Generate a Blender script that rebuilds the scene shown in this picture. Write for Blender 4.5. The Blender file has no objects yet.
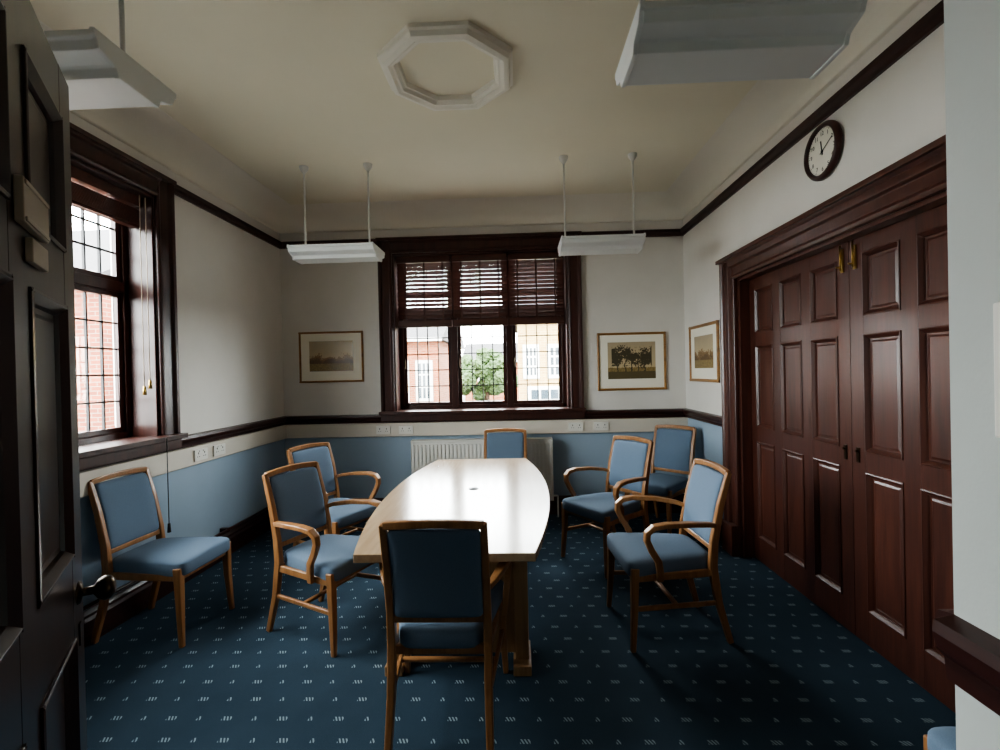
import bpy, bmesh, math, random
from mathutils import Vector, Matrix
random.seed(7)
S = bpy.context.scene
COL = S.collection
try: S.view_settings.look = 'AgX - Medium High Contrast'
except Exception: pass

def lin(c):
    out = []
    for v in c[:3]:
        v = v/255.0
        out.append(v/12.92 if v <= 0.04045 else ((v+0.055)/1.055)**2.4)
    return (out[0], out[1], out[2], 1.0)

# ------------------------------------------------------------------ materials
def new_mat(name):
    m = bpy.data.materials.new(name); m.use_nodes = True
    nt = m.node_tree; b = nt.nodes['Principled BSDF']
    return m, nt, b

def mixcol(nt, fac, a, b):
    n = nt.nodes.new('ShaderNodeMix'); n.data_type = 'RGBA'
    if hasattr(fac, 'links'): nt.links.new(fac, n.inputs[0])
    else: n.inputs[0].default_value = fac
    for i, v in ((6, a), (7, b)):
        if hasattr(v, 'links'): nt.links.new(v, n.inputs[i])
        else: n.inputs[i].default_value = v
    return n.outputs[2]

def math_n(nt, op, a, b=None, c=None):
    n = nt.nodes.new('ShaderNodeMath'); n.operation = op
    for i, v in enumerate((a, b, c)):
        if v is None: continue
        if hasattr(v, 'links'): nt.links.new(v, n.inputs[i])
        else: n.inputs[i].default_value = v
    return n.outputs[0]

def coords(nt, scale=(1, 1, 1)):
    tc = nt.nodes.new('ShaderNodeTexCoord'); mp = nt.nodes.new('ShaderNodeMapping')
    mp.inputs['Scale'].default_value = scale
    nt.links.new(tc.outputs['Object'], mp.inputs['Vector'])
    return mp.outputs['Vector']

def noise(nt, vec, scale, detail=4, rough=0.55):
    n = nt.nodes.new('ShaderNodeTexNoise'); n.inputs['Scale'].default_value = scale
    n.inputs['Detail'].default_value = detail; n.inputs['Roughness'].default_value = rough
    nt.links.new(vec, n.inputs['Vector']); return n.outputs['Fac']

def ramp(nt, fac, lo, hi):
    n = nt.nodes.new('ShaderNodeMapRange'); n.inputs['From Min'].default_value = lo
    n.inputs['From Max'].default_value = hi
    nt.links.new(fac, n.inputs['Value']); return n.outputs['Result']

def bump(nt, b, h, strength, dist=0.002):
    n = nt.nodes.new('ShaderNodeBump'); n.inputs['Strength'].default_value = strength
    n.inputs['Distance'].default_value = dist
    nt.links.new(h, n.inputs['Height']); nt.links.new(n.outputs['Normal'], b.inputs['Normal'])

def plain(name, c, rough=0.5, metal=0.0, var=0.08, nscale=6, bscale=0, bstr=0.1):
    m, nt, b = new_mat(name)
    c1 = lin(c); c2 = tuple([v*(1-var) for v in c1[:3]]+[1])
    v = coords(nt)
    f = ramp(nt, noise(nt, v, nscale), 0.3, 0.7)
    nt.links.new(mixcol(nt, f, c1, c2), b.inputs['Base Color'])
    b.inputs['Roughness'].default_value = rough; b.inputs['Metallic'].default_value = metal
    if bscale: bump(nt, b, noise(nt, v, bscale, 2), bstr)
    return m

def wood(name, dark, light, axis='z', rough=0.35, scale=14, bstr=0.06, coat=0.0):
    m, nt, b = new_mat(name)
    s = {'x': (0.07, 1, 1), 'y': (1, 0.07, 1), 'z': (1, 1, 0.07)}[axis]
    v = coords(nt, s)
    n1 = noise(nt, v, scale, 8, 0.65); n2 = noise(nt, v, scale*5, 4, 0.5)
    f = ramp(nt, math_n(nt, 'ADD', math_n(nt, 'MULTIPLY', n1, 0.7), math_n(nt, 'MULTIPLY', n2, 0.3)), 0.36, 0.64)
    nt.links.new(mixcol(nt, f, lin(dark), lin(light)), b.inputs['Base Color'])
    b.inputs['Roughness'].default_value = rough
    b.inputs['Coat Weight'].default_value = coat; b.inputs['Coat Roughness'].default_value = 0.15
    bump(nt, b, n2, bstr, 0.001)
    return m

def wall_paint(name, upper, lower, zsplit):
    m, nt, b = new_mat(name)
    g = nt.nodes.new('ShaderNodeNewGeometry'); sp = nt.nodes.new('ShaderNodeSeparateXYZ')
    nt.links.new(g.outputs['Position'], sp.inputs[0])
    f = math_n(nt, 'LESS_THAN', sp.outputs['Z'], zsplit)
    base = mixcol(nt, f, lin(upper), lin(lower))
    v = coords(nt)
    n = ramp(nt, noise(nt, v, 2.5), 0.3, 0.7)
    k = mixcol(nt, n, (1, 1, 1, 1), (0.93, 0.93, 0.92, 1))
    mm = nt.nodes.new('ShaderNodeMix'); mm.data_type = 'RGBA'; mm.blend_type = 'MULTIPLY'
    mm.inputs[0].default_value = 1
    nt.links.new(base, mm.inputs[6]); nt.links.new(k, mm.inputs[7])
    nt.links.new(mm.outputs[2], b.inputs['Base Color'])
    b.inputs['Roughness'].default_value = 0.75
    bump(nt, b, noise(nt, v, 120, 2), 0.12, 0.001)
    return m

def carpet():
    m, nt, b = new_mat('carpet_mat')
    v = coords(nt)
    sp = nt.nodes.new('ShaderNodeSeparateXYZ'); nt.links.new(v, sp.inputs[0])
    X, Y = sp.outputs['X'], sp.outputs['Y']
    p = 0.125
    row = math_n(nt, 'FLOOR', math_n(nt, 'DIVIDE', Y, p))
    odd = math_n(nt, 'FLOORED_MODULO', row, 2.0)
    xs = math_n(nt, 'ADD', math_n(nt, 'DIVIDE', X, p), math_n(nt, 'MULTIPLY', odd, 0.5))
    col = math_n(nt, 'FLOOR', xs)
    lx = math_n(nt, 'MULTIPLY', math_n(nt, 'SUBTRACT', math_n(nt, 'FRACT', xs), 0.5), p)
    ly = math_n(nt, 'MULTIPLY', math_n(nt, 'SUBTRACT', math_n(nt, 'FRACT', math_n(nt, 'DIVIDE', Y, p)), 0.5), p)
    alt = math_n(nt, 'FLOORED_MODULO', math_n(nt, 'ADD', col, row), 2.0)
    hw = math_n(nt, 'ADD', 0.009, math_n(nt, 'MULTIPLY', alt, 0.012))
    mx = math_n(nt, 'LESS_THAN', math_n(nt, 'ABSOLUTE', lx), hw)
    my = math_n(nt, 'LESS_THAN', math_n(nt, 'ABSOLUTE', ly), 0.012)
    st = math_n(nt, 'LESS_THAN', math_n(nt, 'FRACT', math_n(nt, 'DIVIDE', math_n(nt, 'ADD', lx, math_n(nt, 'MULTIPLY', ly, 0.5)), 0.0145)), 0.5)
    mask = math_n(nt, 'MULTIPLY', math_n(nt, 'MULTIPLY', mx, my), st)
    n = noise(nt, v, 350, 2)
    n2 = ramp(nt, noise(nt, v, 3), 0.3, 0.7)
    base = mixcol(nt, n2, lin((46, 62, 76)), lin((39, 54, 67)))
    base = mixcol(nt, math_n(nt, 'MULTIPLY', ramp(nt, n, 0.35, 0.7), 0.5), base, lin((64, 84, 97)))
    c = mixcol(nt, math_n(nt, 'MULTIPLY', mask, 0.75), base, lin((152, 168, 174)))
    nt.links.new(c, b.inputs['Base Color'])
    b.inputs['Roughness'].default_value = 0.95
    b.inputs['Specular IOR Level'].default_value = 0.15
    bump(nt, b, n, 0.5, 0.004)
    return m

def brick(name, c1, c2, mortar):
    m, nt, b = new_mat(name)
    v = coords(nt)
    sp = nt.nodes.new('ShaderNodeSeparateXYZ'); nt.links.new(v, sp.inputs[0])
    cb = nt.nodes.new('ShaderNodeCombineXYZ')
    nt.links.new(math_n(nt, 'ADD', sp.outputs['X'], sp.outputs['Y']), cb.inputs[0]); nt.links.new(sp.outputs['Z'], cb.inputs[1])
    t = nt.nodes.new('ShaderNodeTexBrick'); t.inputs['Scale'].default_value = 1.0
    t.inputs['Brick Width'].default_value = 0.23; t.inputs['Row Height'].default_value = 0.078
    t.inputs['Mortar Size'].default_value = 0.006
    t.inputs['Color1'].default_value = lin(c1); t.inputs['Color2'].default_value = lin(c2); t.inputs['Mortar'].default_value = lin(mortar)
    nt.links.new(cb.outputs[0], t.inputs['Vector'])
    nt.links.new(t.outputs['Color'], b.inputs['Base Color']); b.inputs['Roughness'].default_value = 0.9
    return m

def glass_mat():
    m = bpy.data.materials.new('window_glass'); m.use_nodes = True; nt = m.node_tree
    for n in list(nt.nodes): nt.nodes.remove(n)
    o = nt.nodes.new('ShaderNodeOutputMaterial'); tr = nt.nodes.new('ShaderNodeBsdfTransparent')
    gl = nt.nodes.new('ShaderNodeBsdfGlossy'); gl.inputs['Roughness'].default_value = 0.02
    tr.inputs['Color'].default_value = (0.95, 0.97, 0.96, 1)
    mx = nt.nodes.new('ShaderNodeMixShader'); mx.inputs[0].default_value = 0.05
    nt.links.new(tr.outputs[0], mx.inputs[1]); nt.links.new(gl.outputs[0], mx.inputs[2]); nt.links.new(mx.outputs[0], o.inputs[0])
    return m

def print_mat(name, seed, dark_trees):
    m, nt, b = new_mat(name)
    tc = nt.nodes.new('ShaderNodeTexCoord'); sp = nt.nodes.new('ShaderNodeSeparateXYZ')
    nt.links.new(tc.outputs['Generated'], sp.inputs[0])
    mp = nt.nodes.new('ShaderNodeMapping'); mp.inputs['Location'].default_value = (seed, seed*2, 0)
    mp.inputs['Scale'].default_value = (1.7, 1, 1)
    nt.links.new(tc.outputs['Generated'], mp.inputs['Vector'])
    n1 = noise(nt, mp.outputs[0], 3.2, 6, 0.6); n2 = noise(nt, mp.outputs[0], 18, 4, 0.6)
    Yc = sp.outputs['Y']; Xc = sp.outputs['X']
    sky = mixcol(nt, math_n(nt, 'ADD', math_n(nt, 'MULTIPLY', Yc, 0.7), math_n(nt, 'MULTIPLY', n1, 0.4)), lin((218, 194, 150)), lin((168, 156, 132)))
    g = mixcol(nt, ramp(nt, n2, 0.3, 0.7), lin((116, 98, 62)), lin((164, 142, 96)))
    if dark_trees:
        can = math_n(nt, 'SUBTRACT', 1.0, math_n(nt, 'MULTIPLY', math_n(nt, 'ABSOLUTE', math_n(nt, 'SUBTRACT', Yc, 0.62)), 3.2))
        can = math_n(nt, 'GREATER_THAN', math_n(nt, 'ADD', can, math_n(nt, 'MULTIPLY', math_n(nt, 'SUBTRACT', math_n(nt, 'ADD', n1, n2), 1.0), 2.2)), 0.42)
        tk = math_n(nt, 'LESS_THAN', math_n(nt, 'FRACT', math_n(nt, 'ADD', math_n(nt, 'MULTIPLY', Xc, 7.0), math_n(nt, 'MULTIPLY', n1, 1.2))), 0.16)
        tk = math_n(nt, 'MULTIPLY', tk, math_n(nt, 'LESS_THAN', Yc, 0.6))
        inx = math_n(nt, 'LESS_THAN', math_n(nt, 'ABSOLUTE', math_n(nt, 'SUBTRACT', Xc, 0.5)), 0.42)
        mask = math_n(nt, 'MULTIPLY', math_n(nt, 'MAXIMUM', can, tk), inx)
        low = math_n(nt, 'LESS_THAN', math_n(nt, 'ADD', Yc, math_n(nt, 'MULTIPLY', n2, 0.1)), 0.36)
        c = mixcol(nt, low, sky, g); c = mixcol(nt, mask, c, lin((80, 74, 58)))
        c = mixcol(nt, math_n(nt, 'LESS_THAN', Yc, 0.2), c, lin((100, 90, 64)))
    else:
        h = math_n(nt, 'ADD', Yc, math_n(nt, 'MULTIPLY', math_n(nt, 'SUBTRACT', n1, 0.5), 0.9))
        h = math_n(nt, 'ADD', h, math_n(nt, 'MULTIPLY', math_n(nt, 'SUBTRACT', n2, 0.5), 0.35))
        c = mixcol(nt, math_n(nt, 'LESS_THAN', h, 0.5), sky, lin((138, 110, 74)))
        c = mixcol(nt, math_n(nt, 'LESS_THAN', h, 0.36), c, lin((108, 86, 58)))
        c = mixcol(nt, math_n(nt, 'LESS_THAN', Yc, 0.25), c, g)
    nt.links.new(c, b.inputs['Base Color']); b.inputs['Roughness'].default_value = 0.25
    return m

M_wall = wall_paint('wall_paint_two_tone', (224, 221, 215), (156, 176, 194), 1.0)
M_wall1 = plain('wall_paint_cream', (194, 199, 195), 0.75, var=0.05, nscale=3, bscale=90, bstr=0.2)
M_ceil = plain('ceiling_paint', (233, 228, 208), 0.8, var=0.05, nscale=1.2, bscale=60, bstr=0.1)
M_cove = plain('cove_paint', (234, 230, 218), 0.75, var=0.04, nscale=2)
M_trim = wood('trim_dark_wood', (40, 19, 16), (62, 31, 26), 'y', 0.35)
M_trimx = wood('trim_dark_wood_x', (40, 19, 16), (62, 31, 26), 'x', 0.35)
M_case = wood('casing_wood', (46, 25, 21), (72, 39, 32), 'z', 0.33)
M_door = wood('door_mahogany', (58, 32, 26), (88, 50, 39), 'z', 0.34, coat=0.15)
M_ndoor = wood('door_dark_wood', (34, 20, 16), (58, 35, 28), 'z', 0.3, coat=0.4)
M_chair = wood('chair_beech', (134, 92, 56), (166, 120, 78), 'z', 0.35, scale=20)
M_table = wood('table_oak', (164, 136, 106), (192, 166, 134), 'y', 0.22, scale=10, bstr=0.03, coat=0.5)
M_tleg = wood('table_leg_oak', (140, 106, 72), (172, 136, 98), 'z', 0.35, scale=12)
M_uph = plain('blue_upholstery', (106, 126, 148), 0.9, var=0.22, nscale=420, bscale=500, bstr=0.5)
M_white = plain('white_metal', (222, 222, 216), 0.45, var=0.04)
M_lampw = plain('lamp_enamel', (226, 229, 227), 0.4, var=0.04)
M_plaster = plain('plaster_white', (236, 233, 222), 0.7, var=0.03)
M_trunk = plain('trunking_cream', (214, 207, 194), 0.5, var=0.03)
M_sock = plain('socket_plastic', (232, 230, 222), 0.35, var=0.02)
M_dark = plain('dark_slot', (20, 20, 20), 0.5)
M_brass = plain('brass', (190, 160, 96), 0.3, 1.0, var=0.15)
M_bronze = plain('bronze_dark', (70, 56, 42), 0.3, 1.0, var=0.2)
M_lead = plain('lead_bars', (26, 26, 28), 0.6)
M_blind = wood('blind_slat_wood', (60, 35, 29), (88, 53, 43), 'x', 0.35)
M_blindy = wood('blind_slat_wood_y', (60, 30, 24), (92, 48, 36), 'y', 0.35)
M_mat = plain('picture_mount', (240, 236, 220), 0.8, var=0.02)
M_pframe = wood('picture_frame_gilt', (124, 86, 42), (166, 122, 66), 'x', 0.35)
M_face = plain('clock_face', (236, 233, 220), 0.4, var=0.02)
M_black = plain('black_paint', (14, 14, 14), 0.4)
M_plate = plain('sign_plate', (176, 160, 140), 0.4, 0.0, var=0.1)
M_cord = plain('cord', (196, 180, 160), 0.8)
M_rug = carpet()
M_glass = glass_mat()
M_brick = brick('orange_brick', (140, 78, 46), (118, 62, 38), (134, 120, 102))
M_brick2 = brick('red_brick', (124, 62, 38), (102, 50, 32), (124, 112, 98))
M_cream = brick('yellow_brick', (160, 132, 82), (140, 112, 70), (160, 148, 120))
M_roof = plain('slate_roof', (46, 44, 46), 0.8, var=0.2, nscale=9)
M_pave = plain('paving', (96, 94, 90), 0.9, var=0.15, nscale=2)
M_leaf = plain('leaves', (66, 90, 46), 0.8, var=0.6, nscale=8, bscale=14, bstr=1)
M_bark = plain('bark', (64, 50, 38), 0.9)
M_extw = plain('white_paint_ext', (180, 180, 176), 0.5)
M_pane = plain('dark_pane', (44, 54, 60), 0.1)

# ------------------------------------------------------------------ mesh builder
class MB:
    def __init__(s): s.bm = bmesh.new(); s.mats = []
    def mi(s, m):
        if m not in s.mats: s.mats.append(m)
        return s.mats.index(m)
    def faces(s, vs, fs, mat, smooth=False, M=None):
        i = s.mi(mat)
        bv = [s.bm.verts.new((M @ Vector(v)) if M else v) for v in vs]
        for f in fs:
            try:
                fc = s.bm.faces.new([bv[k] for k in f]); fc.material_index = i; fc.smooth = smooth
            except ValueError: pass
        return s
    def box(s, x0, x1, y0, y1, z0, z1, mat, M=None):
        vs = [(x0, y0, z0), (x1, y0, z0), (x1, y1, z0), (x0, y1, z0), (x0, y0, z1), (x1, y0, z1), (x1, y1, z1), (x0, y1, z1)]
        fs = [(0, 3, 2, 1), (4, 5, 6, 7), (0, 1, 5, 4), (1, 2, 6, 5), (2, 3, 7, 6), (3, 0, 4, 7)]
        return s.faces(vs, fs, mat, M=M)
    def extrude(s, prof, p0, p1, U, V, mat, smooth=False, M=None):
        p0, p1, U, V = Vector(p0), Vector(p1), Vector(U), Vector(V)
        n = len(prof)
        vs = [p0+U*a+V*b for a, b in prof]+[p1+U*a+V*b for a, b in prof]
        fs = [(i, (i+1) % n, n+(i+1) % n, n+i) for i in range(n)]+[tuple(range(n))[::-1], tuple(range(n, 2*n))]
        return s.faces(vs, fs, mat, smooth, M)
    def sweep(s, pts, size, mat, lateral=(0, 1, 0), M=None, smooth=False):
        """rectangular section (w along lateral, d across)"""
        pts = [Vector(p) for p in pts]; L = Vector(lateral)
        vs = []; n = len(pts)
        for i, p in enumerate(pts):
            t = (pts[min(i+1, n-1)]-pts[max(i-1, 0)]).normalized()
            N = t.cross(L).normalized()
            w, d = size[i] if isinstance(size, list) else size
            for a, b in ((-1, -1), (1, -1), (1, 1), (-1, 1)):
                vs.append(p+L*(a*w/2)+N*(b*d/2))
        fs = [(3, 2, 1, 0), tuple(4*(n-1)+k for k in range(4))]
        for i in range(n-1):
            for k in range(4):
                fs.append((4*i+k, 4*i+(k+1) % 4, 4*i+4+(k+1) % 4, 4*i+4+k))
        return s.faces(vs, fs, mat, smooth, M)
    def cyl(s, p0, p1, r, mat, seg=16, r2=None, M=None, smooth=True):
        p0, p1 = Vector(p0), Vector(p1); r2 = r if r2 is None else r2
        t = (p1-p0).normalized(); a = t.orthogonal().normalized(); b = t.cross(a)
        vs = []
        for p, rr in ((p0, r), (p1, r2)):
            for k in range(seg):
                th = 2*math.pi*k/seg; vs.append(p+a*(rr*math.cos(th))+b*(rr*math.sin(th)))
        s.faces(vs, [(k, (k+1) % seg, seg+(k+1) % seg, seg+k) for k in range(seg)], mat, smooth, M)
        s.faces(vs[:seg], [tuple(range(seg))[::-1]], mat, False, M)
        s.faces(vs[seg:], [tuple(range(seg))], mat, False, M)
        return s
    def lathe(s, prof, mat, seg=32, M=None, smooth=True, rot=0.0):
        """prof [(r,z)] around local z"""
        vs = []; n = len(prof)
        for r, z in prof:
            for k in range(seg):
                th = 2*math.pi*k/seg+rot; vs.append((r*math.cos(th), r*math.sin(th), z))
        fs = []
        for i in range(n-1):
            for k in range(seg):
                fs.append((i*seg+k, i*seg+(k+1) % seg, (i+1)*seg+(k+1) % seg, (i+1)*seg+k))
        return s.faces(vs, fs, mat, smooth, M)
    def pad(s, c, a, b, h, e, mat, fn=None, M=None, nu=40, nv=20):
        """super-ellipsoid cushion"""
        def pw(v, q): return math.copysign(abs(v)**q, v)
        vs = []; c = Vector(c)
        for j in range(nv+1):
            ph = -math.pi/2+math.pi*j/nv
            for i in range(nu):
                th = 2*math.pi*i/nu
                x = a*pw(math.cos(ph), e[1])*pw(math.cos(th), e[0])
                y = b*pw(math.cos(ph), e[1])*pw(math.sin(th), e[0])
                z = h*pw(math.sin(ph), e[1])
                p = Vector((x, y, z))
                if fn: p = fn(p)
                vs.append(c+p)
        fs = []
        for j in range(nv):
            for i in range(nu):
                fs.append((j*nu+i, j*nu+(i+1) % nu, (j+1)*nu+(i+1) % nu, (j+1)*nu+i))
        return s.faces(vs, fs, mat, True, M)
    def mesh(s, name):
        bmesh.ops.remove_doubles(s.bm, verts=s.bm.verts, dist=1e-6)
        bmesh.ops.recalc_face_normals(s.bm, faces=s.bm.faces)
        me = bpy.data.meshes.new(name); s.bm.to_mesh(me); s.bm.free()
        for m in s.mats: me.materials.append(m)
        return me
    def obj(s, name, parent=None, bevel=0, M=None, seg=2):
        o = bpy.data.objects.new(name, s.mesh(name)); COL.objects.link(o)
        if M is not None: o.matrix_world = M
        if parent: o.parent = parent
        if bevel: add_bevel(o, bevel, seg)
        return o

def add_bevel(o, w, seg=2):
    b = o.modifiers.new('bevel', 'BEVEL'); b.width = w; b.segments = seg
    b.limit_method = 'ANGLE'; b.angle_limit = math.radians(40)

def empty(name, M=None):
    o = bpy.data.objects.new(name, None); COL.objects.link(o); o.empty_display_size = 0.1
    if M is not None: o.matrix_world = M
    return o

# ------------------------------------------------------------------ dimensions
XL, XR, YB, YF, ZC = -2.50, 1.75, 5.05, 0.30, 3.25
WT = 0.32
OZ0, OZ1 = 1.08, 2.78
BW0, BW1 = -1.30, 0.55     # back window opening X
LW0, LW1 = 1.43, 3.26      # left window opening Y
DY0, DY1, DZ = 1.55, 3.85, 2.19   # right doors opening
BX, BY = 0.755, 0.865      # entrance block

MB().box(XL-WT, XR+WT, -1.6, YB+WT, -0.1, 0, M_rug).obj('floor')
MB().box(XL-WT, XR+WT, -1.6, YB+WT, ZC, ZC+0.15, M_ceil).obj('ceiling')
w = MB()
w.box(XL-WT, BW0, YB, YB+WT, 0, ZC, M_wall).box(BW1, XR+WT, YB, YB+WT, 0, ZC, M_wall)
w.box(BW0, BW1, YB, YB+WT, 0, OZ0, M_wall).box(BW0, BW1, YB, YB+WT, OZ1, ZC, M_wall)
w.obj('wall_back')
w = MB()
w.box(XL-WT, XL, YF-0.2, LW0, 0, ZC, M_wall).box(XL-WT, XL, LW1, YB, 0, ZC, M_wall)
w.box(XL-WT, XL, LW0, LW1, 0, OZ0, M_wall).box(XL-WT, XL, LW0, LW1, OZ1, ZC, M_wall)
w.obj('wall_left')
w = MB()
w.box(XR, XR+WT, BY, DY0, 0, ZC, M_wall).box(XR, XR+WT, DY1, YB, 0, ZC, M_wall)
w.box(XR, XR+WT, DY0, DY1, DZ, ZC, M_wall).box(XR+0.2, XR+WT, DY0, DY1, 0, DZ, M_wall)
w.obj('wall_right')
MB().box(XL, -0.64, YF-0.2, YF, 0, ZC, M_wall).obj('wall_front')
MB().box(BX, XR+WT, -1.6, BY, 0, ZC, M_wall1).obj('wall_entrance_right')
MB().box(-0.84, -0.64, -1.6, YF-0.2, 0, ZC, M_wall1).obj('wall_entrance_left')
MB().box(-0.64, BX, -1.6, -1.4, 0, ZC, M_wall1).obj('wall_entrance_rear')

# cove
vs = []; fs = []; n = 10; R = 0.2
prof = [(0.0, -R-0.02), (0.012, -R-0.02)]+[(0.012+R*(1-math.cos(t)), -R+R*math.sin(t)) for t in [math.pi/2*k/n for k in range(n+1)]]+[(R+0.03, -0.006), (R+0.035, 0.001)]
for a, z in prof:
    vs += [(XL+a, YF+a, ZC+z), (XR-a, YF+a, ZC+z), (XR-a, YB-a, ZC+z), (XL+a, YB-a, ZC+z)]
for i in range(len(prof)-1):
    for k in range(4): fs.append((4*i+k, 4*i+(k+1) % 4, 4*i+4+(k+1) % 4, 4*i+4+k))
MB().faces(vs, fs, M_cove, True).obj('trim_ceiling_cove')

# mouldings: profile (out, z)
RAIL = [(0, 2.865), (0.018, 2.865), (0.022, 2.885), (0.04, 2.90), (0.045, 2.925), (0.03, 2.935), (0, 2.935)]
DADO = [(0, 0.99), (0.018, 0.99), (0.022, 1.015), (0.045, 1.03), (0.055, 1.055), (0.05, 1.075), (0, 1.08)]
DADO2 = [(0, 0.945), (0.014, 0.945), (0.018, 0.985), (0.030, 1.0), (0.038, 1.03), (0.034, 1.05), (0, 1.058)]
BASE = [(0, 0), (0.028, 0), (0.028, 0.13), (0.02, 0.15), (0.022, 0.165), (0.008, 0.185), (0, 0.19)]
Z = (0, 0, 1)
def mould(name, segs, prof, bevel=0):
    m = MB()
    for p0, p1, nrm, mat in segs:
        m.extrude(prof, (p0[0], p0[1], 0), (p1[0], p1[1], 0), (nrm[0], nrm[1], 0), Z, mat)
    return m.obj(name)
CW = 0.14
lft, rgt, bck = (1, 0), (-1, 0), (0, -1)
mould('trim_picture_rail', [((XL, YF), (XL, LW0-CW), lft, M_trim), ((XL, LW1+CW), (XL, YB), lft, M_trim),
      ((XL, YB), (BW0-CW, YB), bck, M_trimx), ((BW1+CW, YB), (XR, YB), bck, M_trimx), ((XR, BY), (XR, YB), rgt, M_trim)], RAIL)
mould('trim_dado_rail', [((XL, YF), (XL, YB), lft, M_trim), ((XL, YB), (XR, YB), bck, M_trimx), ((XR, DY1+0.17), (XR, YB), rgt, M_trim),
      ], DADO)
mould('trim_dado_entrance', [((BX, -1.4), (BX, BY), rgt, M_trim), ((BX, BY), (XR, BY), (0, 1), M_trimx)], DADO2)
mould('baseboard_left', [((XL, YF), (XL, YB), lft, M_trim)], BASE)
mould('baseboard_back', [((XL, YB), (XR, YB), bck, M_trimx)], BASE)
mould('baseboard_right', [((XR, DY1+0.17), (XR, YB), rgt, M_trim)], BASE)
mould('baseboard_entrance', [((BX, -1.4), (BX, BY), rgt, M_trim), ((BX, BY), (XR, BY), (0, 1), M_trimx)], BASE)
TR = [(0, 0.845), (0.035, 0.845), (0.04, 0.85), (0.04, 0.985), (0.0, 0.988)]
mould('trim_cable_trunking', [((XL, YF), (XL, YB), lft, M_trunk), ((XL, YB), (XR, YB), bck, M_trunk)], TR)
MB().cyl((XL+0.06, 0.5, 0.235), (XL+0.06, YB-0.05, 0.235), 0.011, M_trim).box(XL, XL+0.07, 2.0, 2.03, 0.22, 0.25, M_trim).box(XL, XL+0.07, 3.9, 3.93, 0.22, 0.25, M_trim).obj('trim_pipe')

# sockets
def socket(M):
    m = MB()
    m.box(-0.075, 0.075, -0.012, 0, -0.043, 0.043, M_sock)
    for x in (-0.036, 0.036):
        m.box(x-0.004, x+0.004, -0.014, -0.011, 0.008, 0.022, M_dark).box(x-0.014, x-0.007, -0.014, -0.011, -0.014, -0.008, M_dark).box(x+0.007, x+0.014, -0.014, -0.011, -0.014, -0.008, M_dark)
        m.box(x-0.018 if x > 0 else x+0.008, x-0.008 if x > 0 else x+0.018, -0.017, -0.011, 0.024, 0.036, M_sock)
    m.obj('wall_socket', bevel=0.002, M=M)
RL = Matrix.Rotation(math.radians(90), 4, 'Z'); RR = Matrix.Rotation(math.radians(-90), 4, 'Z')
for y in (3.62, 3.85): socket(Matrix.Translation((XL+0.04, y, 0.915)) @ RL)
for x in (-1.42, -1.18, 0.60, 0.86): socket(Matrix.Translation((x, YB-0.04, 0.915)))

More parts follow.
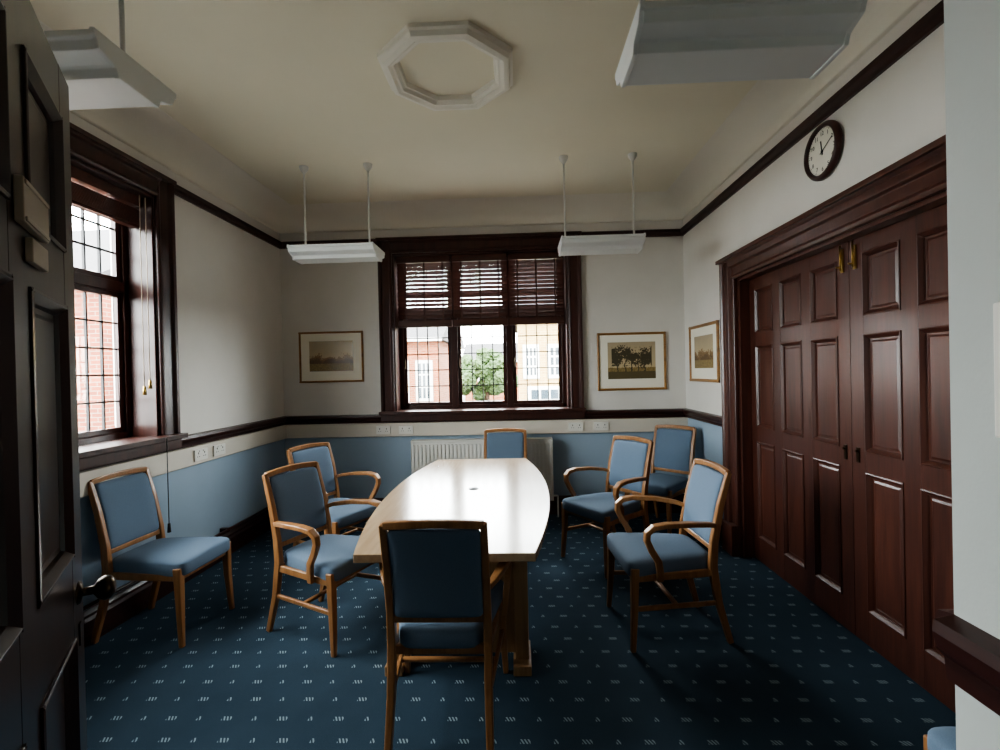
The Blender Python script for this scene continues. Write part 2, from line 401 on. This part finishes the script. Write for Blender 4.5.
# ------------------------------------------------------------------ windows
def window(name, M, w0, w1, blind_low, slatmat, nl=3):
    root = empty(name)
    c = MB(); mat = M_case
    P = [(-0.0, 0), (0.0, 0.022), (0.018, 0.03), (0.03, 0.022), (0.10, 0.03), (0.11, 0.05), (0.135, 0.055), (0.14, 0.04), (0.14, 0)]
    c.extrude(P, (w0, 0, OZ0), (w0, 0, OZ1+0.14), (-1, 0, 0), (0, -1, 0), mat)
    c.extrude(P, (w1, 0, OZ0), (w1, 0, OZ1+0.14), (1, 0, 0), (0, -1, 0), mat)
    c.extrude(P, (w0-0.02, 0, OZ1), (w1+0.02, 0, OZ1), (0, 0, 1), (0, -1, 0), mat)
    c.box(w0-0.15, w1+0.15, -0.065, 0, OZ1+0.125, OZ1+0.155, mat)
    c.box(w0, w0+0.02, 0, 0.19, OZ0, OZ1, mat).box(w1-0.02, w1, 0, 0.19, OZ0, OZ1, mat)
    c.box(w0, w1, 0, 0.19, OZ1-0.02, OZ1, mat)
    c.box(w0-0.15, w1+0.15, -0.10, 0.19, OZ0-0.005, OZ0+0.03, mat)
    c.box(w0-0.14, w1+0.14, -0.06, 0, OZ0-0.075, OZ0-0.005, mat)
    o = c.obj('casing', root, 0.004)
    f = MB(); y0, y1 = 0.18, 0.26
    f.box(w0, w0+0.06, y0, y1, OZ0, OZ1, mat).box(w1-0.06, w1, y0, y1, OZ0, OZ1, mat)
    f.box(w0, w1, y0, y1, OZ0, OZ0+0.07, mat).box(w0, w1, y0, y1, OZ1-0.06, OZ1, mat)
    f.box(w0, w1, y0, y1, 2.10, 2.17, mat)
    L = (w1-w0-0.12-0.07*(nl-1))/nl
    g = MB(); b = MB()
    for i in range(nl):
        a = w0+0.06+i*(L+0.07)
        if i < nl-1: f.box(a+L, a+L+0.07, y0-0.01, y1, OZ0, OZ1, mat)
        for z0, z1, rows in ((OZ0+0.07, 2.10, 5), (2.17, OZ1-0.06, 3)):
            s = 0.035
            f.box(a, a+s, y0+0.015, y0+0.05, z0, z1, mat).box(a+L-s, a+L, y0+0.015, y0+0.05, z0, z1, mat)
            f.box(a+s, a+L-s, y0+0.015, y0+0.05, z0, z0+s, mat).box(a+s, a+L-s, y0+0.015, y0+0.05, z1-s, z1, mat)
            g.box(a+s-0.005, a+L-s+0.005, y0+0.032, y0+0.036, z0+s-0.005, z1-s+0.005, M_glass)
            W = L-2*s; H = z1-z0-2*s
            for k in range(1, 4):
                x = a+s+W*k/4; b.box(x-0.0055, x+0.0055, y0+0.026, y0+0.042, z0+s, z1-s, M_lead)
            for k in range(1, rows):
                z = z0+s+H*k/rows; b.box(a+s, a+L-s, y0+0.027, y0+0.041, z-0.0055, z+0.0055, M_lead)
        f.box(a+0.01, a+0.022, y0-0.005, y0+0.015, 1.55, 1.66, M_bronze)
        bl = MB(); xa, xb = a-0.025, a+L+0.025
        bl.box(xa, xb, 0.06, 0.13, OZ1-0.09, OZ1-0.022, slatmat)
        zt = OZ1-0.11
        if blind_low:
            zb = 2.02; pitch = 0.043; z = zt
            while z > zb+0.05:
                Ms = Matrix.Translation((0, 0.10, z)) @ Matrix.Rotation(math.radians(-37), 4, 'X')
                bl.box(xa, xb, -0.026, 0.026, -0.0018, 0.0018, slatmat, Ms); z -= pitch
            bl.box(xa, xb, 0.075, 0.125, zb-0.02, zb+0.05, slatmat)
            for xx in (xa+0.09, xb-0.09, (xa+xb)/2):
                bl.box(xx-0.009, xx+0.009, 0.0725, 0.0738, zb, zt+0.02, slatmat)
        else:
            z = zt
            for k in range(14):
                bl.box(xa, xb, 0.075, 0.125, z-0.004, z, slatmat); z -= 0.0075
            bl.box(xa, xb, 0.075, 0.125, z-0.02, z, slatmat)
        bl.obj('blind', root)
    f.obj('frame', root, 0.004); g.obj('glass', root); b.obj('glazing_bars', root)
    k = MB(); cx = w1-0.1
    k.cyl((cx, -0.02, OZ1-0.05), (cx, -0.02, 1.5), 0.003, M_cord, 6).cyl((cx, -0.02, 1.5), (cx, -0.02, 1.44), 0.008, M_brass, 10, 0.013)
    k.cyl((cx-0.05, -0.02, OZ1-0.05), (cx-0.05, -0.02, 1.46), 0.003, M_cord, 6).cyl((cx-0.05, -0.02, 1.46), (cx-0.05, -0.02, 1.40), 0.008, M_brass, 10, 0.013)
    k.cyl((cx+0.02, -0.11, OZ0+0.02), (cx+0.02, -0.11, 0.52), 0.003, M_dark, 6).cyl((cx+0.02, -0.11, 0.52), (cx+0.02, -0.11, 0.46), 0.008, M_dark, 10, 0.012)
    if not blind_low: k.obj('blind_cords', root)
    root.matrix_world = M
    ld = bpy.data.lights.new('portal', 'AREA'); ld.shape = 'RECTANGLE'; ld.size = w1-w0; ld.size_y = OZ1-OZ0
    try: ld.cycles.is_portal = True
    except Exception: pass
    lo = bpy.data.objects.new(name+'_sky_portal', ld); COL.objects.link(lo)
    lo.matrix_world = M @ Matrix.Translation(((w0+w1)/2, 0.31, (OZ0+OZ1)/2)) @ Matrix.Rotation(math.radians(-90), 4, 'X')
window('window_1', Matrix.Translation((0, YB, 0)), BW0, BW1, True, M_blind)
window('window_2', Matrix.Translation((XL, 0, 0)) @ RL, LW0, LW1, False, M_blindy)

# ------------------------------------------------------------------ panelled doors
def leaf(name, W, H, cols, rows, mat, M, t=0.045, stile=0.1, parent=None):
    m = MB(); cw = (W-stile*(cols+1))/cols
    m.box(0.001, W-0.001, 0.016, t-0.004, 0.001, H-0.001, mat)
    xs = [i*(cw+stile) for i in range(cols+1)]
    for x in xs: m.box(x, x+stile, 0, t, 0, H, mat)
    zz = [0]
    for a, b in rows: zz += [a, b]
    zz.append(H)
    for i in range(0, len(zz), 2):
        for x in xs[:-1]: m.box(x+stile, x+stile+cw, 0.0005, t, zz[i], zz[i+1], mat)
    for x in xs[:-1]:
        x0 = x+stile; x1 = x0+cw
        for a, b in rows:
            P = [(0, -0.004), (0.006, -0.006), (0.012, 0.0), (0.02, 0.008), (0.024, 0.016), (0, 0.016)]
            m.extrude(P, (x0, 0, a), (x0, 0, b), (1, 0, 0), (0, 1, 0), mat)
            m.extrude(P, (x1, 0, a), (x1, 0, b), (-1, 0, 0), (0, 1, 0), mat)
            m.extrude(P, (x0, 0, a), (x1, 0, a), (0, 0, 1), (0, 1, 0), mat)
            m.extrude(P, (x0, 0, b), (x1, 0, b), (0, 0, -1), (0, 1, 0), mat)
            i, j = 0.034, 0.044
            q = [(x0+i, .016, a+i), (x1-i, .016, a+i), (x1-i, .016, b-i), (x0+i, .016, b-i),
                 (x0+j, .012, a+j), (x1-j, .012, a+j), (x1-j, .012, b-j), (x0+j, .012, b-j)]
            m.faces(q, [(0, 1, 5, 4), (1, 2, 6, 5), (2, 3, 7, 6), (3, 0, 4, 7), (4, 5, 6, 7)], mat)
    return m.obj(name, parent, 0.002, M)
rows = [(0.18, 0.92), (1.03, 1.65), (1.75, 2.08)]
for i, y in enumerate((DY1-0.005, DY1-1.152)):
    root = empty('door_%d' % (i+1))
    leaf('leaf', 1.143, DZ-0.01, 3, rows, M_door, Matrix.Translation((XR+0.08, y, 0.005)) @ RR, parent=root, stile=0.1)
    h = MB(); bx = XR+0.078
    yy = DY1-1.10 if i == 0 else DY1-1.20
    h.box(bx-0.004, bx+0.001, yy-0.012, yy+0.012, 2.01, 2.14, M_brass)
    h.cyl((bx-0.012, yy, 2.02), (bx-0.012, yy, 2.16), 0.005, M_brass, 10)
    h.cyl((bx-0.012, yy, 2.04), (bx-0.035, yy, 2.04), 0.005, M_brass, 10)
    h.obj('bolt', root)
    k = MB()
    k.box(bx-0.003, bx+0.001, yy-0.012, yy+0.012, 0.97, 1.05, M_bronze).cyl((bx, yy, 1.03), (bx-0.015, yy, 1.03), 0.007, M_bronze)
    k.obj('escutcheon', root)
c = MB(); CP = [(0, 0), (0.0, 0.03), (0.02, 0.04), (0.035, 0.03), (0.09, 0.035), (0.10, 0.055), (0.135, 0.06), (0.15, 0.075), (0.17, 0.07), (0.17, 0)]
c.extrude(CP, (XR, DY1, 0), (XR, DY1, DZ+0.17), (0, 1, 0), (-1, 0, 0), M_door)
c.extrude(CP, (XR, DY0, 0), (XR, DY0, DZ+0.17), (0, -1, 0), (-1, 0, 0), M_door)
c.extrude(CP, (XR, DY0-0.05, DZ), (XR, DY1+0.05, DZ), (0, 0, 1), (-1, 0, 0), M_door)
c.box(XR-0.095, XR, DY0-0.18, DY1+0.18, DZ+0.15, DZ+0.18, M_door)
c.box(XR-0.085, XR, DY1-0.005, DY1+0.18, 0, 0.24, M_door).box(XR-0.085, XR, DY0-0.18, DY0+0.005, 0, 0.24, M_door)
c.box(XR, XR+0.079, DY1-0.03, DY1+0.01, 0, DZ, M_door).box(XR, XR+0.079, DY0-0.01, DY0+0.03, 0, DZ, M_door).box(XR, XR+0.079, DY0, DY1, DZ-0.02, DZ+0.01, M_door)
c.obj('trim_door_casing', bevel=0.004)

# open entrance door
d = Vector((-0.562, 0.827)).normalized(); W = 0.85
fx, fy = -1.06, 1.12
hx, hy = fx-d.x*W, fy-d.y*W
Md = Matrix.Translation((hx, hy, 0.008)) @ Matrix.Rotation(math.atan2(d.y, d.x), 4, 'Z')
root = empty('door_3')
leaf('leaf', W, 2.2, 2, [(0.22, 0.92), (1.10, 1.66), (1.78, 2.08)], M_ndoor, Md, parent=root, stile=0.1)
k = MB()
k.lathe([(0.0, -0.068), (0.016, -0.068), (0.026, -0.060), (0.029, -0.048), (0.022, -0.036), (0.010, -0.028), (0.010, -0.008), (0.024, -0.006), (0.027, 0.0)], M_bronze, 24,
        M=Matrix.Translation((W-0.05, 0, 1.0)) @ Matrix.Rotation(math.radians(-90), 4, 'X'))
k.box(W-0.058, W-0.042, -0.003, 0, 0.88, 0.93, M_bronze)
k.obj('knob', root, M=Md)
p = MB()
p.box(0.40, 0.555, -0.014, -0.001, 1.755, 1.83, M_plate).box(0.405, 0.55, -0.017, -0.013, 1.758, 1.766, M_plate).box(0.405, 0.55, -0.017, -0.013, 1.819, 1.827, M_plate)
p.box(0.455, 0.555, -0.012, -0.001, 1.70, 1.742, M_plate)
p.obj('sign_holder', root, 0.002, M=Md)

s = MB(); s.box(BX-0.014, BX, 0.60, 0.775, 1.38, 1.59, M_sock).box(BX-0.020, BX-0.013, 0.66, 0.70, 1.46, 1.52, M_sock)
s.obj('light_switch', bevel=0.006, seg=3)

# ------------------------------------------------------------------ ceiling octagon
o = MB(); rt = math.pi/8
pr = [(0.40, 0.0), (0.40, -0.02), (0.385, -0.026), (0.375, -0.05), (0.345, -0.056), (0.325, -0.046), (0.312, -0.046), (0.298, -0.028), (0.288, -0.026), (0.283, 0.0)]
o.lathe(pr, M_plaster, 8, smooth=False, rot=rt)
o.obj('ceiling_rose', M=Matrix.Translation((-0.355, 2.76, ZC)))

# ------------------------------------------------------------------ pendant lamps
def pendant(xc, yc, L, dz=-0.07, inset=0.07):
    root = empty('pendant_light', Matrix.Translation((xc, yc, 0)))
    m = MB()
    P = [(-0.085, 2.53), (0.085, 2.53), (0.095, 2.555), (0.105, 2.56), (0.155, 2.575), (0.165, 2.60), (0.175, 2.605), (0.175, 2.625), (-0.175, 2.625), (-0.175, 2.605), (-0.165, 2.60), (-0.155, 2.575), (-0.105, 2.56), (-0.095, 2.555)]
    P = [(a, b+dz) for a, b in P]
    m.extrude(P, (-L, 0, 0), (L, 0, 0), (0, 1, 0), Z, M_lampw)
    P2 = [(a*1.02, 2.577+dz+(b-2.577-dz)*1.08) for a, b in P]
    for e in (-L, L): m.extrude(P2, (e-0.008, 0, 0), (e+0.008, 0, 0), (0, 1, 0), Z, M_lampw)
    a = m.obj('housing', bevel=0.003); a.parent = root
    r = MB()
    for x in (-L+inset, L-inset):
        r.cyl((x, 0, 2.62+dz), (x, 0, ZC-0.02), 0.008, M_white, 10)
        r.lathe([(0.009, -0.06), (0.02, -0.045), (0.035, -0.02), (0.038, 0)], M_white, 20, M=Matrix.Translation((x, 0, ZC)))
        r.cyl((x, 0, 2.62+dz), (x, 0, 2.66+dz), 0.018, M_white, 12)
    b = r.obj('rods'); b.parent = root
pendant(-1.47, 3.96, 0.34); pendant(0.70, 3.96, 0.32, -0.07, 0.04); pendant(-1.62, 1.60, 0.35, -0.05, 0.05); pendant(0.71, 1.60, 0.32, -0.05, 0.05)

# ------------------------------------------------------------------ pictures
def picture(M, w, h, fw, mount, pm):
    root = empty('framed_picture')
    f = MB()
    P = [(0, 0), (0, 0.014), (fw*0.4, 0.022), (fw*0.8, 0.018), (fw, 0.008), (fw, 0)]
    for a, b, U in (((-w/2, -h/2), (-w/2, h/2), (1, 0, 0)), ((w/2, -h/2), (w/2, h/2), (-1, 0, 0)), ((-w/2, -h/2), (w/2, -h/2), (0, 1, 0)), ((-w/2, h/2), (w/2, h/2), (0, -1, 0))):
        f.extrude(P, (a[0], a[1], 0), (b[0], b[1], 0), U, Z, M_pframe)
    f.obj('frame', root)
    MB().box(-w/2+fw/2, w/2-fw/2, -h/2+fw/2, h/2-fw/2, 0.001, 0.007, M_mat).obj('mount', root)
    iw, ih = w/2-fw-mount, h/2-fw-mount
    MB().box(-iw, iw, -ih+0.01, ih+0.01, 0.007, 0.0085, pm).obj('print', root)
    root.matrix_world = M
def basis(x, y, z, o):
    return Matrix(((x[0], y[0], z[0], o[0]), (x[1], y[1], z[1], o[1]), (x[2], y[2], z[2], o[2]), (0, 0, 0, 1)))
bb = lambda o: basis((1, 0, 0), (0, 0, 1), (0, -1, 0), o)
rb = lambda o: basis((0, -1, 0), (0, 0, 1), (-1, 0, 0), o)
picture(bb((-1.97, YB-0.002, 1.70)), 0.69, 0.54, 0.02, 0.09, print_mat('print_sepia', 3.1, False))
picture(bb((1.195, YB-0.002, 1.58)), 0.71, 0.60, 0.024, 0.085, print_mat('print_trees', 7.7, True))
picture(rb((XR-0.002, 4.54, 1.635)), 0.68, 0.54, 0.028, 0.09, print_mat('print_brown', 12.3, False))

# ------------------------------------------------------------------ clock
Mc = rb((XR-0.001, 2.75, 2.69)); root = empty('wall_clock')
m = MB(); r = 0.156
m.lathe([(r-0.01, 0), (r, 0.008), (r, 0.02), (r-0.012, 0.036), (r-0.022, 0.04), (r-0.028, 0.03), (r-0.030, 0.016)], M_trim, 48); m.obj('case', root)
m = MB(); m.cyl((0, 0, 0.005), (0, 0, 0.018), r-0.028, M_face, 48)
m.obj('dial', root)
m = MB()
for k in range(60):
    a = k*math.pi/30; L = 0.010 if k % 5 == 0 else 0.005; ww = 0.0016 if k % 5 == 0 else 0.0008
    m.box(-ww, ww, 0.124-L, 0.124, 0.018, 0.0186, M_black, Matrix.Rotation(-a, 4, 'Z'))
def hand(ang, L, w):
    m.box(-w, w, -0.02, L, 0.020, 0.0215, M_black, Matrix.Rotation(-math.radians(ang), 4, 'Z'))
hand(350, 0.062, 0.004); hand(62, 0.098, 0.0028)
m.cyl((0, 0, 0.018), (0, 0, 0.024), 0.007, M_black, 16); m.obj('hands', root)
for k in range(1, 13):
    cu = bpy.data.curves.new('numeral', 'FONT'); cu.body = str(k); cu.size = 0.032; cu.align_x = 'CENTER'; cu.align_y = 'CENTER'; cu.extrude = 0.0004
    cu.materials.append(M_black)
    t = bpy.data.objects.new('numeral', cu); COL.objects.link(t); t.parent = root
    a = math.radians(30*k); t.location = (0.098*math.sin(a), 0.098*math.cos(a), 0.0188)
root.matrix_world = Mc

# ------------------------------------------------------------------ radiator
m = MB(); x0, x1 = -1.10, 0.34; y = YB-0.07
m.box(x0, x1, y-0.02, y, 0.18, 0.80, M_white).box(x0, x1, y-0.095, y-0.08, 0.18, 0.80, M_white)
nr = 36
for i in range(nr):
    xx = x0+0.02+(x1-x0-0.04)*i/(nr-1)
    m.box(xx-0.011, xx+0.011, y-0.104, y-0.094, 0.21, 0.77, M_white)
m.box(x0-0.005, x1+0.005, y-0.1, y+0.0, 0.80, 0.815, M_white)
m.box(x0-0.006, x0, y-0.1, y, 0.18, 0.81, M_white).box(x1, x1+0.006, y-0.1, y, 0.18, 0.81, M_white)
m.cyl((x0-0.05, y-0.05, 0.0), (x0-0.05, y-0.05, 0.22), 0.009, M_white, 10).cyl((x0-0.05, y-0.05, 0.22), (x0, y-0.05, 0.22), 0.009, M_white, 10)
m.cyl((x0-0.05, y-0.05, 0.20), (x0-0.05, y-0.05, 0.30), 0.02, M_sock, 14)
m.cyl((x1+0.05, y-0.05, 0.0), (x1+0.05, y-0.05, 0.22), 0.009, M_white, 10).cyl((x1+0.05, y-0.05, 0.22), (x1, y-0.05, 0.22), 0.009, M_white, 10)
m.box(x0+0.2, x0+0.24, y, y+0.068, 0.3, 0.75, M_white).box(x1-0.24, x1-0.2, y, y+0.068, 0.3, 0.75, M_white)
m.obj('radiator', bevel=0.003)

# ------------------------------------------------------------------ table
TX = -0.325; TY0, TY1 = 2.0, 4.2; TM = (TY0+TY1)/2
root = empty('conference_table')
out = []; n = 28
def hw(y):
    u = (y-TM)/((TY1-TY0)/2); return 0.385+0.125*(1-u*u)
for i in range(n+1):
    y = TY0+(TY1-TY0)*i/n; out.append((TX+hw(y), y))
for i in range(n, -1, -1):
    y = TY0+(TY1-TY0)*i/n; out.append((TX-hw(y), y))
t = MB(); N = len(out)
t.faces([(a, b, 0.705) for a, b in out]+[(a, b, 0.742) for a, b in out],
        [(i, (i+1) % N, N+(i+1) % N, N+i) for i in range(N)]+[tuple(range(N))[::-1], tuple(range(N, 2*N))], M_table)
t.obj('top', root, 0.004)
t = MB()
for yc in (2.47, 3.75):
    t.box(TX-0.30, TX+0.30, yc-0.02, yc+0.024, 0.06, 0.705, M_tleg)
    for sx in (-1, 1):
        t.box(TX+sx*0.32-0.035, TX+sx*0.32+0.035, yc-0.06, yc+0.06, 0.0, 0.705, M_tleg)
        t.box(TX+sx*0.32-0.045, TX+sx*0.32+0.045, yc-0.12, yc+0.12, 0.0, 0.05, M_tleg)
    t.box(TX-0.36, TX+0.36, yc-0.07, yc+0.07, 0.66, 0.705, M_tleg)
t.box(TX-0.02, TX+0.02, 2.48, 3.74, 0.30, 0.62, M_tleg)
t.obj('base', root, 0.005)
g = MB(); g.lathe([(0.0, 0.7485), (0.012, 0.7485), (0.014, 0.7455), (0.024, 0.746), (0.03, 0.7455), (0.033, 0.742)], M_dark, 24, M=Matrix.Translation((-0.30, 3.12, 0)))
g.obj('cable_grommet', root)

# ------------------------------------------------------------------ chairs
def build_chair(arms):
    f = MB(); hb = 0.195
    for s in (-1, 1):
        f.sweep([(-0.315, s*(hb+0.005), 0), (-0.255, s*hb, 0.22), (-0.225, s*hb, 0.42), (-0.235, s*hb, 0.55), (-0.275, s*hb, 0.75), (-0.325, s*hb, 0.925)],
                [(0.028, 0.030), (0.032, 0.038), (0.034, 0.046), (0.032, 0.042), (0.030, 0.036), (0.028, 0.028)], M_chair)
        wf = 0.235 if arms else 0.205
        f.sweep([(0.235, s*(wf+0.012), 0), (0.22, s*wf, 0.24), (0.215, s*wf, 0.44)], [(0.026, 0.026), (0.036, 0.036), (0.042, 0.044)], M_chair)
        f.sweep([(-0.22, s*(hb), 0.385), (0.21, s*(wf), 0.385)], (0.022, 0.04), M_chair)
        if arms:
            f.sweep([(-0.245, s*0.197, 0.64), (-0.2, s*0.225, 0.655), (-0.08, s*0.262, 0.672), (0.06, s*0.282, 0.678), (0.125, s*0.282, 0.668), (0.158, s*0.280, 0.64),
                     (0.160, s*0.276, 0.60), (0.135, s*0.270, 0.545), (0.095, s*0.262, 0.48), (0.085, s*0.256, 0.42), (0.085, s*0.252, 0.37)],
                    [(0.030, 0.026), (0.034, 0.026), (0.046, 0.026), (0.050, 0.026), (0.046, 0.028), (0.040, 0.030), (0.034, 0.032), (0.030, 0.034), (0.030, 0.036), (0.028, 0.036), (0.026, 0.034)], M_chair)
            f.sweep([(-0.255, s*hb, 0.22), (0.22, s*wf, 0.22)], (0.018, 0.026), M_chair)
    wf = 0.235 if arms else 0.205
    f.sweep([(-0.322, -hb, 0.918), (-0.334, -hb*0.5, 0.926), (-0.338, 0, 0.929), (-0.334, hb*0.5, 0.926), (-0.322, hb, 0.918)], (0.030, 0.032), M_chair, lateral=(1, 0, 0))
    f.sweep([(-0.232, -hb, 0.515), (-0.232, hb, 0.515)], (0.024, 0.03), M_chair, lateral=(1, 0, 0))
    f.sweep([(0.215, -wf, 0.385), (0.215, wf, 0.385)], (0.022, 0.04), M_chair, lateral=(1, 0, 0))
    f.sweep([(-0.222, -hb, 0.385), (-0.222, hb, 0.385)], (0.022, 0.04), M_chair, lateral=(1, 0, 0))
    if arms: f.sweep([(-0.02, -0.22, 0.22), (-0.02, 0.22, 0.22)], (0.026, 0.018), M_chair, lateral=(1, 0, 0))
    fm = f.mesh('chair_frame')
    c = MB()
    def fs(p):
        k = 1.0+0.22*(p.x/0.25) if arms else 1.0+0.12*(p.x/0.25)
        z = p.z
        if z > 0: z += 0.012*math.cos(min(1, abs(p.x)/0.25)*math.pi/2)*math.cos(min(1, abs(p.y)/0.24)*math.pi/2)
        return Vector((p.x, p.y*k, z))
    c.pad((0.005, 0, 0.43), 0.248, 0.215 if arms else 0.205, 0.052, (0.22, 0.35), M_uph, fs)
    sm = c.mesh('seat_cushion')
    b = MB()
    def fb(p):
        h, y, d = p.x, p.y, p.z
        t = (h+0.195)/0.39
        xo = -0.236-0.02*t-0.065*t*t
        cur = -0.012*math.cos(min(1, abs(y)/0.19)*math.pi/2)
        return Vector((xo+d*1.0+cur*0.5, y, h+0.715))
    b.pad((0, 0, 0), 0.190, 0.181, 0.026, (0.12, 0.4), M_uph, fb, nu=56)
    bmx = b.mesh('back_cushion')
    return fm, sm, bmx
ARM = build_chair(True); SIDE = build_chair(False)
def chair(arms, x, y, ang):
    root = empty('upholstered_armchair' if arms else 'upholstered_side_chair')
    for me, nm in zip(ARM if arms else SIDE, ('frame', 'seat', 'back_pad')):
        o = bpy.data.objects.new(nm, me); COL.objects.link(o); o.parent = root
        if nm == 'frame': add_bevel(o, 0.006, 3)
    root.location = (x, y, 0); root.rotation_euler = (0, 0, math.radians(ang))
chair(True, -0.335, 2.15, 90)       # near end of table
chair(True, -1.13, 2.84, -23)       # left near
chair(True, -1.43, 3.74, -26)       # left far
chair(False, -2.13, 2.84, -3)       # against left wall
chair(False, -0.14, 4.40, -92)      # far end
chair(True, 0.67, 3.80, -146)       # right far
chair(False, 1.30, 4.50, -135)      # corner
chair(True, 0.80, 2.82, 184)        # right near
chair(False, 1.37, 1.18, 180)       # foreground right

# ------------------------------------------------------------------ unseen fill lamp, added behind the camera to brighten the near end
m = MB(); Me = bpy.data.materials.new('fill_lamp_glow'); Me.use_nodes = True
bs = Me.node_tree.nodes['Principled BSDF']; bs.inputs['Emission Color'].default_value = (1, 0.93, 0.84, 1); bs.inputs['Emission Strength'].default_value = 3
m.cyl((0.05, -0.8, ZC-0.05), (0.05, -0.8, ZC), 0.16, Me, 32); m.obj('lobby_fill_lamp')

# ------------------------------------------------------------------ exterior
MB().box(-40, 40, YB+WT+0.02, 60, -0.5, -0.4, M_pave).box(-40, XL-WT-0.02, -20, YB+WT+0.02, -0.5, -0.4, M_pave).obj('ground_outside')
def building(name, x0, x1, y0, y1, h, rh, mat, wins):
    m = MB(); m.box(x0, x1, y0, y1, -0.4, h, mat)
    m.extrude([(0, h), ((y1-y0)/2+0.3, h+rh), (y1-y0+0.6, h)], (x0-0.2, y0-0.3, 0), (x1+0.2, y0-0.3, 0), (0, 1, 0), Z, M_roof)
    m.box(x0-0.2, x1+0.2, y0-0.36, y0-0.28, h-0.06, h+0.06, M_extw)
    for (wx, wz, ww, wh) in wins:
        m.box(wx-ww/2-0.08, wx+ww/2+0.08, y0-0.05, y0, wz-0.08, wz+wh+0.08, M_extw)
        nx = 3; nz = 3
        for i in range(nx):
            for j in range(nz):
                m.box(wx-ww/2+ww*i/nx+0.03, wx-ww/2+ww*(i+1)/nx-0.03, y0-0.06, y0-0.045, wz+wh*j/nz+0.03, wz+wh*(j+1)/nz-0.03, M_pane)
    m.obj(name)
building('brick_building', -9.0, -2.8, 17, 24, 2.7, 1.6, M_brick, [(-5.2, 0.6, 0.6, 1.3), (-4.15, 0.6, 0.45, 1.3), (-3.3, 0.6, 0.45, 1.3), (-6.8, 0.6, 1.1, 1.3)])
building('yellow_brick_house', 0.05, 7.0, 15, 21, 3.2, 2.2, M_cream, [(0.45, 1.35, 0.35, 0.9), (1.25, 1.35, 0.45, 0.9), (0.85, -0.1, 0.9, 1.05), (2.6, 0.4, 1.0, 1.6)])
building('distant_house', -3.5, 1.5, 32, 38, 2.2, 1.4, M_brick, [(-2.2, 0.8, 0.7, 1.0), (-0.6, 0.8, 0.7, 1.0)])
building('brick_wing', -16.0, -7.3, 8.2, 14, 3.3, 1.8, M_brick2, [(-9.2, 0.9, 0.9, 1.7), (-11.2, 0.9, 0.9, 1.7)])
MB().box(-6.9, -6.3, 9.5, 12, -0.4, 3.0, M_brick).box(-6.95, -6.25, 9.45, 12.05, 3.0, 3.1, M_roof).obj('brick_annex')
def foliage(m, cx, cy, cz, r, sub=3, j=0.18):
    b2 = bmesh.new(); bmesh.ops.create_icosphere(b2, subdivisions=sub, radius=r)
    vv = []
    for v in b2.verts:
        q = v.co*(1+random.uniform(-j, j)); vv.append((q.x+cx, q.y+cy, q.z+cz))
    ff = [tuple(x.index for x in f.verts) for f in b2.faces]; b2.free()
    m.faces(vv, ff, M_leaf)
m = MB(); m.cyl((-1.7, 26.8, -0.4), (-1.7, 26.8, 1.2), 0.16, M_bark, 12, 0.1)
for i in range(46):
    a = random.uniform(0, 6.28); rr = random.uniform(0, 1.5); z = random.uniform(0.2, 2.8-0.6*rr); r = random.uniform(0.25, 0.5)
    foliage(m, -1.7+rr*math.cos(a), 26.8+rr*math.sin(a), z, r, 3, 0.22)
m.obj('tree')
m = MB()
for i in range(30): foliage(m, -4+i*0.33, 12.5, 0.02+0.15*random.random(), 0.4, 2, 0.12)
m.obj('hedge')

# ------------------------------------------------------------------ world
wd = bpy.data.worlds.new('overcast'); S.world = wd; wd.use_nodes = True
bg = wd.node_tree.nodes['Background']; bg.inputs[0].default_value = (0.96, 0.98, 1.0, 1); bg.inputs[1].default_value = 45.0

# ------------------------------------------------------------------ camera
psi, p, rho = math.radians(2.03), math.radians(0.36), math.radians(1.3)
F = Vector((-math.sin(psi)*math.cos(p), math.cos(psi)*math.cos(p), -math.sin(p)))
Rt = Vector((math.cos(psi), math.sin(psi), 0)); U = Rt.cross(F)
r2 = Rt*math.cos(rho)-U*math.sin(rho); u2 = U*math.cos(rho)+Rt*math.sin(rho)
cd = bpy.data.cameras.new('camera'); cd.sensor_width = 36; cd.lens = 17.28; cd.clip_start = 0.02
co = bpy.data.objects.new('camera', cd); COL.objects.link(co)
co.matrix_world = basis(r2, u2, -F, (0, 0, 1.5)); S.camera = co
